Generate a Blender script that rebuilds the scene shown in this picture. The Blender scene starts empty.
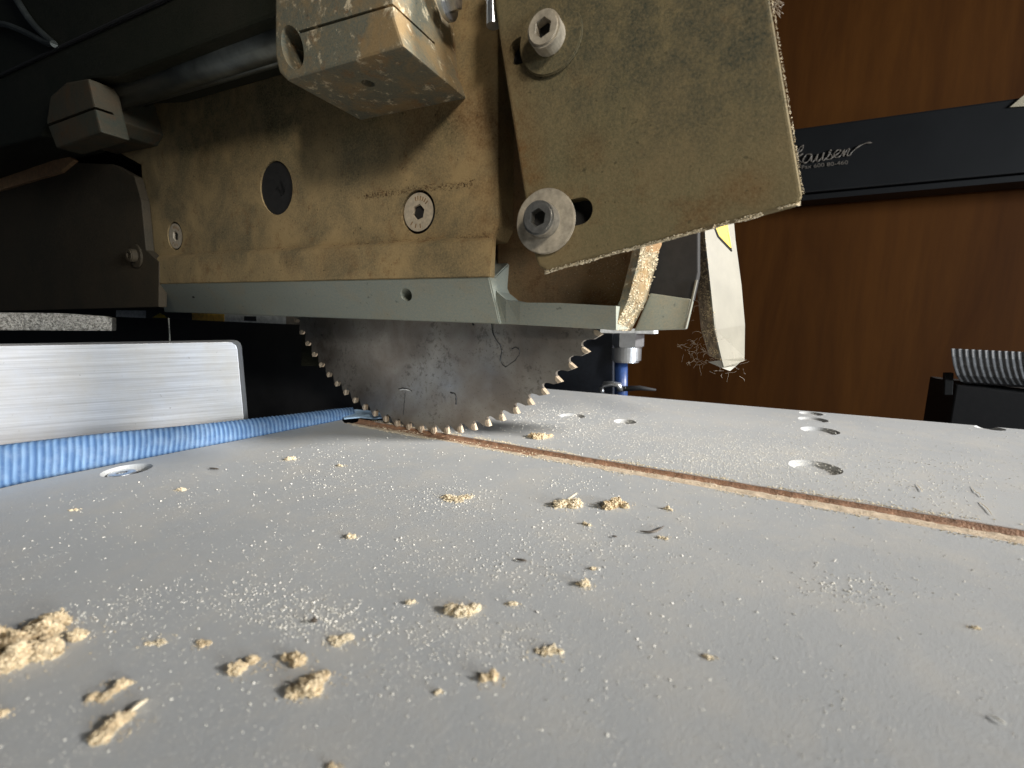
import bpy, bmesh, math, random
from mathutils import Vector, Matrix, noise
random.seed(7)
R=random.random
def U(a,b): return random.uniform(a,b)
SC=0.001                       # everything below is in millimetres
scene=bpy.context.scene
COL=scene.collection
# ------------------------------------------------------------------ camera
F=430.0; HY=322.0; H=60.0
TH=math.atan((384-HY)/F)
cam_d=bpy.data.cameras.new('camera'); cam=bpy.data.objects.new('camera',cam_d); COL.objects.link(cam)
cam.location=(0,0,H*SC); cam.rotation_euler=(math.pi/2-TH,0,0)
cam_d.sensor_width=36; cam_d.lens=36*F/1024; cam_d.clip_start=0.005; cam_d.clip_end=50
cam_d.dof.use_dof=True; cam_d.dof.focus_distance=0.215; cam_d.dof.aperture_fstop=cam_d.lens/0.85
scene.camera=cam
Z=Vector((0,0,1)); CAM=Vector((0,0,H))
CF=Vector((0,math.cos(TH),-math.sin(TH))); CU=Vector((0,math.sin(TH),math.cos(TH)))
def ray(x,y): return (Vector((1,0,0))*(x-512)+CU*(384-y)+CF*F)/F
def hit(x,y,p,n):
    r=ray(x,y); return CAM+r*((p-CAM).dot(n)/r.dot(n))
def tab(x,y,z=0.0): return hit(x,y,Vector((0,0,z)),Z)
# blade direction (towards right and camera), and machine frame
def hdir(vx,vy=HY):
    d=-ray(vx,vy)
    if vy==HY: d.z=0
    return d.normalized()
ub=hdir(-222); nb=Vector((ub.y,-ub.x,0)).normalized()
if nb.y>0: nb=-nb
KP=tab(470,438)
um=hdir(-350,288); nm=um.cross(Z).normalized()
if nm.y>0: nm=-nm
wm=um.cross(nm); 
if wm.z<0: wm=-wm
wm.normalize()
def MV(x,y,V): return hit(x,y,KP+nm*V,nm)
def BV(x,y,V): return hit(x,y,KP+nb*V,nb)
# ------------------------------------------------------------------ materials
def new_mat(name):
    m=bpy.data.materials.new(name); m.use_nodes=True; nt=m.node_tree
    for n in list(nt.nodes):
        if n.type!='BSDF_PRINCIPLED' and n.type!='OUTPUT_MATERIAL': nt.nodes.remove(n)
    b=[n for n in nt.nodes if n.type=='BSDF_PRINCIPLED'][0]
    return m,nt,b
def c4(c): return (c[0],c[1],c[2],1)
def coords(nt,sx=1000,sy=None,sz=None,rot=(0,0,0)):
    tc=nt.nodes.new('ShaderNodeTexCoord'); mp=nt.nodes.new('ShaderNodeMapping')
    mp.inputs['Scale'].default_value=(sx,sy or sx,sz or sx); mp.inputs['Rotation'].default_value=rot
    # rotate first, then scale
    if rot!=(0,0,0):
        m0=nt.nodes.new('ShaderNodeMapping'); m0.inputs['Rotation'].default_value=rot
        mp.inputs['Rotation'].default_value=(0,0,0)
        nt.links.new(tc.outputs['Object'],m0.inputs[0]); nt.links.new(m0.outputs[0],mp.inputs[0])
    else: nt.links.new(tc.outputs['Object'],mp.inputs[0])
    return mp.outputs[0]
def nz(nt,co,scale,detail=6,rough=.6,dist=0):
    n=nt.nodes.new('ShaderNodeTexNoise'); n.inputs['Scale'].default_value=scale
    n.inputs['Detail'].default_value=detail; n.inputs['Roughness'].default_value=rough; n.inputs['Distortion'].default_value=dist
    nt.links.new(co,n.inputs['Vector']); return n.outputs['Fac']
def ramp(nt,fac,a,b,ca=0.0,cb=1.0):
    r=nt.nodes.new('ShaderNodeMapRange'); r.inputs[1].default_value=a; r.inputs[2].default_value=b
    r.inputs[3].default_value=ca; r.inputs[4].default_value=cb
    nt.links.new(fac,r.inputs[0]); return r.outputs[0]
def mix(nt,fac,a,b):
    m=nt.nodes.new('ShaderNodeMix'); m.data_type='RGBA'
    if hasattr(fac,'links'): nt.links.new(fac,m.inputs[0])
    else: m.inputs[0].default_value=fac
    for i,v in ((6,a),(7,b)):
        if hasattr(v,'links'): nt.links.new(v,m.inputs[i])
        else: m.inputs[i].default_value=c4(v)
    return m.outputs[2]
def bump(nt,b,h,strength=.4,dist=.0003):
    n=nt.nodes.new('ShaderNodeBump'); n.inputs['Strength'].default_value=strength; n.inputs['Distance'].default_value=dist
    nt.links.new(h,n.inputs['Height']); nt.links.new(n.outputs[0],b.inputs['Normal'])
def mul(nt,a,b):
    m=nt.nodes.new('ShaderNodeMath'); m.operation='MULTIPLY'; nt.links.new(a,m.inputs[0])
    if hasattr(b,'links'): nt.links.new(b,m.inputs[1])
    else: m.inputs[1].default_value=b
    return m.outputs[0]
def add(nt,a,b):
    m=nt.nodes.new('ShaderNodeMath'); m.operation='ADD'; nt.links.new(a,m.inputs[0]); nt.links.new(b,m.inputs[1]); return m.outputs[0]
def plain(name,c,rough=.5,metal=0,var=.25,sc=.3,bs=.2,bd=.0002):
    m,nt,b=new_mat(name); co=coords(nt)
    f=ramp(nt,nz(nt,co,sc,8),.3,.7)
    d=tuple(x*(1-var) for x in c); l=tuple(min(1,x*(1+var)) for x in c)
    nt.links.new(mix(nt,f,d,l),b.inputs['Base Color'])
    b.inputs['Roughness'].default_value=rough; b.inputs['Metallic'].default_value=metal
    bump(nt,b,nz(nt,co,sc*4,5),bs,bd); return m
def dusty(name,paint,dust,lo=.4,hi=.6,sc=.05,rough=.75,rust=None,fleck=None,metal=0,bs=.5,bd=.0003,spots=()):
    """old paint with a film of fine wood dust in patches, optional rust stains"""
    m,nt,b=new_mat(name); co=coords(nt)
    f=ramp(nt,nz(nt,co,sc,10,.65,.4),lo,hi)
    col=mix(nt,f,paint,dust)
    if rust:
        fr=ramp(nt,nz(nt,co,sc*1.7,12,.8,.15),.54,.66,0,.8)
        col=mix(nt,fr,col,rust)
    for (pt,rad,sc_col,amt) in spots:
        vm=nt.nodes.new('ShaderNodeVectorMath'); vm.operation='DISTANCE'; nt.links.new(co,vm.inputs[0]); vm.inputs[1].default_value=tuple(pt)
        dd=ramp(nt,vm.outputs['Value'],rad*.25,rad,amt,0); nn_=ramp(nt,nz(nt,co,.12,10,.7),.33,.62)
        col=mix(nt,mul(nt,dd,nn_),col,sc_col)
    g=ramp(nt,nz(nt,co,1.2,4,.7),.35,.7)
    col=mix(nt,mul(nt,g,.45),col,tuple(min(1,x*1.5) for x in dust))
    g2=ramp(nt,nz(nt,co,.45,3,.5),.68,.74)
    col=mix(nt,mul(nt,g2,.6),col,tuple(x*.35 for x in paint))
    if fleck:
        v=ramp(nt,nz(nt,co,.16,12,.75,.3),.56,.63)
        col=mix(nt,v,col,fleck)
    nt.links.new(col,b.inputs['Base Color'])
    b.inputs['Roughness'].default_value=rough; b.inputs['Metallic'].default_value=metal; b.inputs['Specular IOR Level'].default_value=.2
    bump(nt,b,add(nt,nz(nt,co,1.5,6,.7),nz(nt,co,.25,4)),bs,bd); return m
DUST=(.26,.195,.115)
M={}
M['cast']=dusty('dusty_green_casting',(.115,.10,.062),(.345,.245,.118),.35,.62,.035,rust=(.12,.05,.018),spots=[(MV(x,y,22),rd,(.13,.055,.018),a) for x,y,rd,a in ((490,130,16,.9),(488,180,12,.8),(489,225,12,.8),(470,110,14,.8),(425,122,14,.6),(330,262,12,.5),(300,262,12,.5),(355,262,12,.5),(120,110,34,.9),(455,118,10,.7))]+[(MV(x,y,22),rd,(.055,.065,.04),a) for x,y,rd,a in ((200,110,60,.9),(280,110,45,.9),(360,120,30,.8),(445,132,12,.8))])  # dark green spots paint the shade below the arm and clamp block
M['plate']=dusty('dusty_plate',(.10,.09,.045),(.175,.128,.062),.3,.7,.02,rust=(.10,.055,.022),spots=[(MV(x,y,40),rd,(.13,.055,.012),a) for x,y,rd,a in ((511,110,12,.9),(517,150,13,.95),(524,180,11,.9),(505,60,14,.7),(588,150,9,.5),(745,190,10,.5),(700,218,8,.6))]+[(MV(x,y,40),rd,(.035,.04,.028),a) for x,y,rd,a in ((650,-10,60,.9),(735,10,45,.9),(580,-5,40,.6))])  # last dark spots paint shade across the plate's top
M['skirt']=dusty('blue_grey_paint',(.25,.28,.245),(.30,.26,.18),.5,.8,.05,rough=.5,bs=.2)
M['rusty']=dusty('rusty_recess',(.2,.14,.075),(.30,.18,.085),.35,.6,.08,rust=(.12,.045,.015),bs=.8,bd=.0006)
M['side']=dusty('dark_side_plate',(.05,.042,.028),(.075,.055,.033),.35,.7,.03,rough=.7)
M['arm']=dusty('dark_green_arm',(.016,.018,.011),(.026,.024,.016),.4,.7,.03,rough=.55)
M['block']=dusty('worn_block',(.12,.135,.11),(.26,.18,.09),.45,.62,.06,rough=.5,rust=(.22,.1,.035),fleck=(.66,.55,.37))
M['steel']=plain('bolt_steel',(.42,.40,.36),.35,.85,.3,.5)
M['washer']=plain('dusty_washer',(.42,.36,.27),.6,.3,.35,.3,.4)
M['screw']=plain('countersunk_screw',(.62,.52,.38),.5,.3,.2,.5)
M['grime']=plain('rusty_grime',(.10,.052,.022),.85)
M['clamp']=dusty('clamp_grey_green',(.045,.055,.042),(.085,.06,.035),.4,.65,.05,rough=.6,rust=(.12,.05,.02))
M['tan']=plain('tan_metal',(.48,.27,.13),.6)
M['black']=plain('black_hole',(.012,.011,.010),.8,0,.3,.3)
M['dark']=plain('dark_machine',(.011,.011,.012),.75,0,.4,.05)
M['crumb']=plain('sawdust_clump',(.66,.53,.34),.9,0,.25,.8,.6,.0004)
M['crumbpale']=plain('sawdust_pale',(.74,.63,.44),.9,0,.2,.8,.6,.0004)
M['speck']=plain('fine_dust',(.84,.80,.70),.9,0,.18,.3)
M['splinter']=plain('dark_splinter',(.10,.08,.06),.7)
M['kerf']=plain('brown_core',(.30,.165,.095),.8,0,.35,.4,.7,.0006)
M['cream']=plain('cream_edge',(.60,.49,.36),.6,0,.25,.35,.6,.0004)
M['white']=plain('white_duct_paint',(.18,.168,.13),.5,0,.12,.06,.3)
M['ductside']=dusty('dusty_duct_side',(.10,.08,.055),(.32,.24,.16),.45,.6,.2,bs=1,bd=.0008)
M['yellow']=plain('yellow_sticker',(.60,.42,.02),.5)
M['ink']=plain('black_ink',(.02,.02,.02),.5)
M['labelwhite']=plain('label_white',(.75,.76,.75),.45)
M['orange']=plain('label_orange',(.75,.45,.08),.45)
M['letter']=plain('letter_grey',(.27,.225,.18),.6)
M['rail']=plain('black_rail',(.012,.012,.012),.5,0,.2,.02)
M['railgap']=plain('black_rail_slot',(.006,.006,.006),.6)
M['blue']=plain('blue_post',(.02,.05,.16),.4)
M['navy']=plain('navy_cover',(.013,.017,.026),.5)
M['plastic']=plain('grey_plastic',(.17,.17,.17),.75)
M['chrome']=plain('zinc_nut',(.62,.64,.66),.28,.9,.1)
M['rod']=plain('guide_rod',(.12,.125,.11),.4,.7,.3,.1)
M['fluff']=plain('fluff',(.6,.52,.42),.9)
M['tooth']=plain('carbide_tip',(.62,.50,.36),.45,.5,.35,1.0,.3)
# table laminate
m,nt,b=new_mat('table_laminate'); co=coords(nt)
base=mix(nt,ramp(nt,nz(nt,co,.012,6),.3,.7),(.40,.415,.42),(.475,.485,.48))
dustf=ramp(nt,nz(nt,co,.05,10,.7,.3),.46,.68,0,.3)
base=mix(nt,dustf,base,(.60,.55,.46))
co2=coords(nt,1000,60,1000,rot=(0,0,.5))
scr=ramp(nt,nz(nt,co2,.6,4,.6),.66,.74,0,.22)
base=mix(nt,scr,base,(.62,.61,.58))
sp=ramp(nt,nz(nt,co,1.3,5,.75),.64,.72,0,.5)
base=mix(nt,sp,base,(.7,.66,.57))
nt.links.new(base,b.inputs['Base Color'])
b.inputs['Roughness'].default_value=.55
bump(nt,b,add(nt,nz(nt,co,.7,7,.7),nz(nt,co,2.2,3,.7)),.3,.00024)
M['table']=m
# wood wall
m,nt,b=new_mat('wood_veneer'); co=coords(nt,12,12,2.2)
g=nz(nt,co,1.0,10,.65,1.2); co3=coords(nt,90,90,6); g2=nz(nt,co3,1,6,.7)
col=mix(nt,ramp(nt,g,.3,.7),(.085,.027,.004),(.15,.052,.008)); col=mix(nt,ramp(nt,g2,.4,.75,0,.35),col,(.05,.016,.004))
nt.links.new(col,b.inputs['Base Color']); b.inputs['Roughness'].default_value=.7; b.inputs['Specular IOR Level'].default_value=.15
bump(nt,b,g2,.15,.0005); M['wood']=m
# brushed aluminium, streaks run along the fence
FA=None
def brushed(name,ang,base=(.86,.88,.92)):
    m,nt,b=new_mat(name); co=coords(nt,25,1600,1600,rot=(0,0,-ang))
    s=nz(nt,co,.9,5,.6); co4=coords(nt)
    blot=ramp(nt,nz(nt,co4,.06,8,.65),.35,.7)
    col=mix(nt,ramp(nt,s,.3,.7),tuple(x*.72 for x in base),base)
    col=mix(nt,mul(nt,blot,.35),col,(.68,.6,.45))
    pit=ramp(nt,nz(nt,co4,.5,4,.6),.68,.74,0,.5); col=mix(nt,pit,col,(.35,.33,.30))
    nt.links.new(col,b.inputs['Base Color']); b.inputs['Metallic'].default_value=.35
    nt.links.new(ramp(nt,s,.3,.7,.34,.5),b.inputs['Roughness'])
    bump(nt,b,add(nt,s,nz(nt,co4,.5,3)),.25,.00012); return m
# blade steel with resin, wear and a dark reflection painted on the left
m,nt,b=new_mat('blade_steel'); co=coords(nt)
a1=ramp(nt,nz(nt,co,.035,10,.6,.5),.35,.7); col=mix(nt,a1,(.32,.27,.22),(.54,.50,.43))
sp=ramp(nt,nz(nt,co,.35,6,.75),.53,.6); zone=ramp(nt,nz(nt,co,.035,3),.46,.56)
col=mix(nt,mul(nt,mul(nt,sp,zone),.5),col,(.09,.08,.065))
for (pt_,rad_,a_) in ((BV(325,350,1),34,.85),(BV(365,395,1),26,.6),(BV(420,345,1),12,.5),(BV(560,340,1),14,.4)):  # left spots paint in the dark reflection of the machine
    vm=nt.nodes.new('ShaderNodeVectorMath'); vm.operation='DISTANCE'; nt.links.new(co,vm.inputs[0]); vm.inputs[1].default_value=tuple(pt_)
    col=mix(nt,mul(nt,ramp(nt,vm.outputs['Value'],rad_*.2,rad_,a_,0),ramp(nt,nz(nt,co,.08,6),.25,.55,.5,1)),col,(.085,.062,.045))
sp2=ramp(nt,nz(nt,co,1.1,3,.6),.62,.7,0,.5); col=mix(nt,sp2,col,(.10,.085,.07))
nt.links.new(col,b.inputs['Base Color']); b.inputs['Metallic'].default_value=.9
nt.links.new(ramp(nt,nz(nt,co,.06,6),.3,.7,.27,.5),b.inputs['Roughness'])
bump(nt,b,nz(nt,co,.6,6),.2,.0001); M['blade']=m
# ribbed belt
m,nt,b=new_mat('ribbed_webbing'); at=nt.nodes.new('ShaderNodeAttribute'); at.attribute_name='rib'
co=coords(nt); col=mix(nt,at.outputs['Fac'],(.03,.085,.20),(.16,.275,.44))
col=mix(nt,ramp(nt,nz(nt,co,.15,8,.7),.45,.7,0,.35),col,(.25,.33,.42))
nt.links.new(col,b.inputs['Base Color']); b.inputs['Roughness'].default_value=.75
bump(nt,b,nz(nt,co,2.5,3),.3,.0002); M['belt']=m
# ------------------------------------------------------------------ mesh helpers
def link(name,bm,mat,parent=None,smooth=False):
    me=bpy.data.meshes.new(name)
    for v in bm.verts: v.co*=SC
    bmesh.ops.recalc_face_normals(bm,faces=bm.faces)
    bm.to_mesh(me); bm.free(); me.materials.append(M[mat] if isinstance(mat,str) else mat)
    if smooth:
        for p in me.polygons: p.use_smooth=True
    o=bpy.data.objects.new(name,me); COL.objects.link(o)
    if parent:
        o.parent=parent; o.matrix_parent_inverse=parent.matrix_basis.inverted()
        if parent.parent: o.matrix_parent_inverse=(parent.parent.matrix_basis@parent.matrix_parent_inverse.inverted().inverted()@parent.matrix_basis).inverted() if False else Matrix.Translation(-parent_world(parent))
    return o
def parent_world(o):
    v=Vector((0,0,0)); 
    while o:
        v+=o.matrix_basis.to_translation()+(o.matrix_parent_inverse.to_translation() if o.parent else Vector((0,0,0)))
        o=o.parent
    return v
def tag(o,label=None,cat=None,group=None,kind=None):
    if label: o['label']=label
    if cat: o['category']=cat
    if group: o['group']=group
    if kind: o['kind']=kind
    return o
def thing(name,label,cat,loc,group=None):
    o=bpy.data.objects.new(name,None); o.empty_display_size=.01; COL.objects.link(o); o.location=loc*SC
    return tag(o,label,cat,group)
def mkprism(pts,vec,bevel=0,segs=2,bm=None):
    """polygon pts extruded by vec (solid)"""
    bm2=bmesh.new()
    a=[bm2.verts.new(p) for p in pts]; c=[bm2.verts.new(p+vec) for p in pts]
    bm2.faces.new(a); bm2.faces.new(c[::-1]); n=len(pts)
    for i in range(n): bm2.faces.new((a[i],c[i],c[(i+1)%n],a[(i+1)%n]))
    bmesh.ops.recalc_face_normals(bm2,faces=bm2.faces)
    if bevel: bmesh.ops.bevel(bm2,geom=list(bm2.edges),offset=bevel,segments=segs,affect='EDGES',profile=.6)
    if bm is None: return bm2
    me=bpy.data.meshes.new('t'); bm2.to_mesh(me); bm2.free(); bm.from_mesh(me); bpy.data.meshes.remove(me); return bm
def cyl(bm,p,ax,r,l,seg=32,r2=None,sx=1,twist=0,bevel=0):
    """cylinder from p along ax"""
    ax=ax.normalized(); q=Z.rotation_difference(ax)
    mt=Matrix.Translation(p+ax*l/2)@q.to_matrix().to_4x4()@Matrix.Rotation(twist,4,'Z')@Matrix.Diagonal((sx,1,1,1))
    g=bmesh.ops.create_cone(bm,cap_ends=True,segments=seg,radius1=r,radius2=r if r2 is None else r2,depth=l,matrix=mt)
    if bevel:
        es=[e for e in {e for v in g['verts'] for e in v.link_edges} if any(len(f.verts)>4 for f in e.link_faces)]
        bmesh.ops.bevel(bm,geom=es,offset=bevel,segments=2,affect='EDGES')
    return bm
def cut(o,bm):
    me=bpy.data.meshes.new('cut')
    for v in bm.verts: v.co*=SC
    bmesh.ops.recalc_face_normals(bm,faces=bm.faces)
    bm.to_mesh(me); bm.free(); c=bpy.data.objects.new('cut',me); COL.objects.link(c)
    if len(o.data.materials): me.materials.append(o.data.materials[0])
    md=o.modifiers.new('b','BOOLEAN'); md.operation='DIFFERENCE'; md.object=c; md.solver='EXACT'
    bpy.context.view_layer.update()
    dg=bpy.context.evaluated_depsgraph_get(); nm_=bpy.data.meshes.new_from_object(o.evaluated_get(dg))
    old=o.data; o.modifiers.clear(); o.data=nm_; nm_.name=old.name
    bpy.data.objects.remove(c); bpy.data.meshes.remove(me); bpy.data.meshes.remove(old)
def tube(bm,pts,r,seg=8):
    prev=None
    for i,p in enumerate(pts):
        d=(pts[min(i+1,len(pts)-1)]-pts[max(i-1,0)]).normalized()
        s=d.cross(Z if abs(d.z)<.9 else Vector((1,0,0))).normalized(); t=d.cross(s)
        rr=r[i] if isinstance(r,(list,tuple)) else r
        ring=[bm.verts.new(p+(s*math.cos(k*2*math.pi/seg)+t*math.sin(k*2*math.pi/seg))*rr) for k in range(seg)]
        if prev:
            for k in range(seg): bm.faces.new((prev[k],prev[(k+1)%seg],ring[(k+1)%seg],ring[k]))
        else: bm.faces.new(ring[::-1])
        prev=ring
    bm.faces.new(prev)
def grain(bm,p,s,fl=.5,el=1.6):
    """one irregular flake"""
    q=Matrix.Rotation(U(0,6.28),3,'Z')@Matrix.Rotation(U(-.7,.7),3,'X')@Matrix.Rotation(U(-.7,.7),3,'Y')
    dirs=[(1,0,0),(0,1,0),(-1,0,0),(0,-1,0),(0,0,1),(0,0,-1)]
    vs=[]
    for d in dirs:
        k=s*U(.65,1.25); v=Vector((d[0]*k*el,d[1]*k,d[2]*k*fl)); v+=Vector((U(-.25,.25),U(-.25,.25),0))*s
        vs.append(bm.verts.new(p+q@v))
    for i in range(4):
        bm.faces.new((vs[i],vs[(i+1)%4],vs[4])); bm.faces.new((vs[(i+1)%4],vs[i],vs[5]))
def smooth_pts(P,n=6):
    out=[]
    for i in range(len(P)-1):
        p0=P[max(i-1,0)];p1=P[i];p2=P[i+1];p3=P[min(i+2,len(P)-1)]
        for k in range(n):
            t=k/n; out.append(tuple(.5*((2*p1[j])+(-p0[j]+p2[j])*t+(2*p0[j]-5*p1[j]+4*p2[j]-p3[j])*t*t+(-p0[j]+3*p1[j]-3*p2[j]+p3[j])*t**3) for j in range(len(p1))))
    out.append(tuple(P[-1])); return out
# ------------------------------------------------------------------ table with kerf
kA=tab(350,424); kB=tab(1024,544)
kd=(kB-kA).normalized(); kn=Vector((-kd.y,kd.x,0)); 
if kn.y<0: kn=-kn                                # away from camera
W=11.5                                            # width of the saw groove
def kpt(x,y): 
    p=tab(x,y); return (p-kA).dot(kd)
s0=-6.0; s1=900.0
# near board: left/back edge follows the belt
eL=tab(-260,545); eC=kA+kd*s0
near=[tab(338,415),eC+kn*.6,kA+kd*s0,kA+kd*s1,Vector((900,-300,0)),Vector((-700,-300,0)),tab(-400,562),tab(0,481)]
nearo=link('tabletop',mkprism([p.copy() for p in near],Vector((0,0,-18))),'table')
fA=tab(590,392.5); fB=tab(1024,429.5); fd=(fB-fA).normalized()
far=[kA+kd*8+kn*W, kA+kd*s1+kn*W, fA+fd*900, fA-fd*70]
faro=link('table_extension',mkprism(far,Vector((0,0,-18))),'table')
tag(nearo,kind='structure'); tag(faro,kind='structure')
def dish(o,x,y,wpx,depth,shrink=.75):
    p=tab(x,y); r=(tab(x+wpx/2,y)-p).length/1.1
    bm=bmesh.new(); cyl(bm,p+Vector((0,0,-depth)),Z,r*shrink,depth,40,r2=r); cyl(bm,p,Z,r,2,40); 
    cut(o,cyl(bmesh.new(),p+Vector((0,0,-depth)),Z,r*shrink,depth+.02,40,r2=r)); bm.free()
    return p,r
for x,y,w,d in ((815,467,50,1.9),(820,430.5,36,1.7),(813,419.5,28,1.2),(811,413.5,22,1.2),(990,428,24,1.5),(625,421.5,24,2),(572,416,28,1.2)):
    dish(faro,x,y,w,d)
hp,hr=dish(nearo,127,470,44,5,.9)
sc_=thing('screw','silver countersunk screw in the round hole beside the blue ribbed belt','screw',hp+Vector((0,0,-4.9)))
bm=bmesh.new(); cyl(bm,hp+Vector((-2.6,.4,-3.1)),Z,hr*.55,1.9,24,bevel=.3); so=link('screw_head',bm,'chrome',sc_); bmx=bmesh.new(); cyl(bmx,hp+Z*-3.6,Z,hr*.86,.6,32); link('recess_shade',bmx,'black',sc_)  # black disc paints the shade inside the hole
cut(so,cyl(bmesh.new(),hp+Vector((-2.6,.4,-2.2)),Z,hr*.25,3,6))
# groove trough: torn cream lip on the near side, brown core below
bm=bmesh.new(); bl=bmesh.new(); N=900
def rn(s,k,f): return noise.noise(Vector((s*f,k*7.3,0)))
pr=None; pl=None
for i in range(N+1):
    s=s0+(s1-s0)*(i/N)**1.6
    e0=0.0+.25*rn(s,1,.35); e1=1.5+.5*rn(s,2,.12)+.35*rn(s,3,.6)
    if s<kpt(520,449): e1*=.55
    e2=e1+.7+.35*rn(s,4,.3)+.25*rn(s,9,1.1); h1=.35+.25*rn(s,5,.25); h2=-.9+.5*rn(s,6,.4)
    wv=.5*rn(s,21,.05)
    h1=-.5+.2*rn(s,5,.25); q=7.4+1.2*rn(s,22,.04)+.8*rn(s,23,.3)
    if s<kpt(540,452): q*=.55
    prof=[(-.5,-.3),(-.25+e0*.4,.10+.05*rn(s,7,1)),(.6+e0,-.15+.1*rn(s,8,.5)),(1.5+e0,h1),(2.6+.3*rn(s,24,.4),h1-.1+.25*rn(s,25,.8)),(q*.75,h1-.05+.2*rn(s,26,.5)),(q,h1-.45+.3*rn(s,27,.7)),(q+.6+.4*rn(s,28,.9),-1.9+.3*rn(s,29,.5)),(q+.8,-5)]
    ring=[bl.verts.new(kA+kd*s+kn*a+Z*z) for a,z in prof]
    if pl:
        for k in range(len(ring)-1): bl.faces.new((pl[k],pl[k+1],ring[k+1],ring[k]))
    pl=ring
    fz=.4*rn(s,11,.5)
    prof=[(1.5,-5),(q+.2,-2.1+fz*.5),(q+.9+.3*rn(s,31,.3),-1.4+.3*rn(s,32,.4)),(q+1.5,-1.6+.2*rn(s,33,.6)),(W-2.4+.5*rn(s,34,.4),-1.5+fz*.7),(W-1.3+.3*rn(s,12,.25),-1.5-fz*.3),(W-.6+.3*rn(s,13,.3)+.2*rn(s,19,2.),-.8),(W-.15+.3*rn(s,14,.7),-.25+.1*rn(s,15,2)),(W+.35+.35*rn(s,16,.5),.05)]
    ring=[bm.verts.new(kA+kd*s+kn*a+Z*z) for a,z in prof]
    if pr:
        for k in range(len(ring)-1): bm.faces.new((pr[k],pr[k+1],ring[k+1],ring[k]))
    pr=ring
lip=link('groove_edge',bl,'cream',None,True); tag(lip,kind='structure')
gr=link('groove',bm,'kerf',None,True); tag(gr,kind='structure')
# ------------------------------------------------------------------ saw machine
saw=thing('overhead_saw','dusty green overhead saw unit with its toothed blade lowered into the table groove','saw',MV(400,200,0)+Vector((0,0,0)))
def mprism(name,px,V,depth,mat,bevel=.6,parent=saw,segs=2):
    return link(name,mkprism([MV(x,y,V) for x,y in px],-nm*depth,bevel,segs),mat,parent)
# blade
import math as _m
def blade():
    pts=[(600,335),(589,352),(576,367.5),(564,380.7),(549,395),(524,413),(510,420),(440,432),(404,427),(391,423),(368,411),(346,396),(331,378),(309,347),(301,333)]
    q=[]
    for x,y in pts:
        p=BV(x,y,0); q.append(((p-KP).dot(ub),p.z))
    # least-squares circle by normal equations
    A=[[0]*3 for _ in range(3)]; B=[0]*3
    for a,c in q:
        r=(2*a,2*c,1); v=a*a+c*c
        for i in range(3):
            B[i]+=r[i]*v
            for j in range(3): A[i][j]+=r[i]*r[j]
    s=Matrix(A).inverted()@Vector(B)
    return s[0],s[1],_m.sqrt(s[2]+s[0]**2+s[1]**2)
ca,cz,BR=blade()
BC=KP+ub*ca; BC.z=cz; BC-=nb*0
print('BLADE',ca,cz,BR,'um',um,'cam-plane',(CAM-KP).dot(nb))
NT=84; TK=2.2
bm=bmesh.new(); ring=[]
def bp(ang,r,v): return BC+ub*(r*math.sin(ang))-Z*(r*math.cos(ang))+nb*v
# cutting direction: bright tooth faces look to +ub (right); ang grows to the right
PH=.012
for i in range(NT):
    a=PH+i*2*math.pi/NT; st=2*math.pi/NT
    # from gullet bottom in front of tooth to tip to back
    ring+= [(a+st*.02,BR-.5),(a-st*.02,BR-5.2),(a+st*.10,BR-6.6),(a+st*.27,BR-6.8),(a+st*.40,BR-5.8),(a+st*.60,BR-3.2),(a+st*.82,BR-1.4)]
ring2=[]
for i in range(NT):
    a=PH+i*2*math.pi/NT; st=2*math.pi/NT
    # tooth with face towards +angle: back rises slowly, face drops steeply
    ring2+=[(a-st*.66,BR-4.6),(a-st*.50,BR-3.2),(a-st*.38,BR-1.7),(a-st*.2,BR-.9),(a,BR-.4),(a-st*.01,BR-2.8),(a+st*.03,BR-4.5),(a+st*.14,BR-5.2)]
fr=[bm.verts.new(bp(a,r,TK/2)) for a,r in ring2]; bk=[bm.verts.new(bp(a,r,-TK/2)) for a,r in ring2]
inn=[bm.verts.new(bp(a,BR-16,TK/2)) for a,r in ring2]; inb=[bm.verts.new(bp(a,BR-16,-TK/2)) for a,r in ring2]
n=len(ring2)
for i in range(n):
    j=(i+1)%n
    bm.faces.new((fr[i],fr[j],inn[j],inn[i])); bm.faces.new((bk[j],bk[i],inb[i],inb[j])); bm.faces.new((fr[j],fr[i],bk[i],bk[j]))
bm.faces.new(inn); bm.faces.new(inb[::-1])
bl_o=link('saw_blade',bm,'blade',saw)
t0=None
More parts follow.
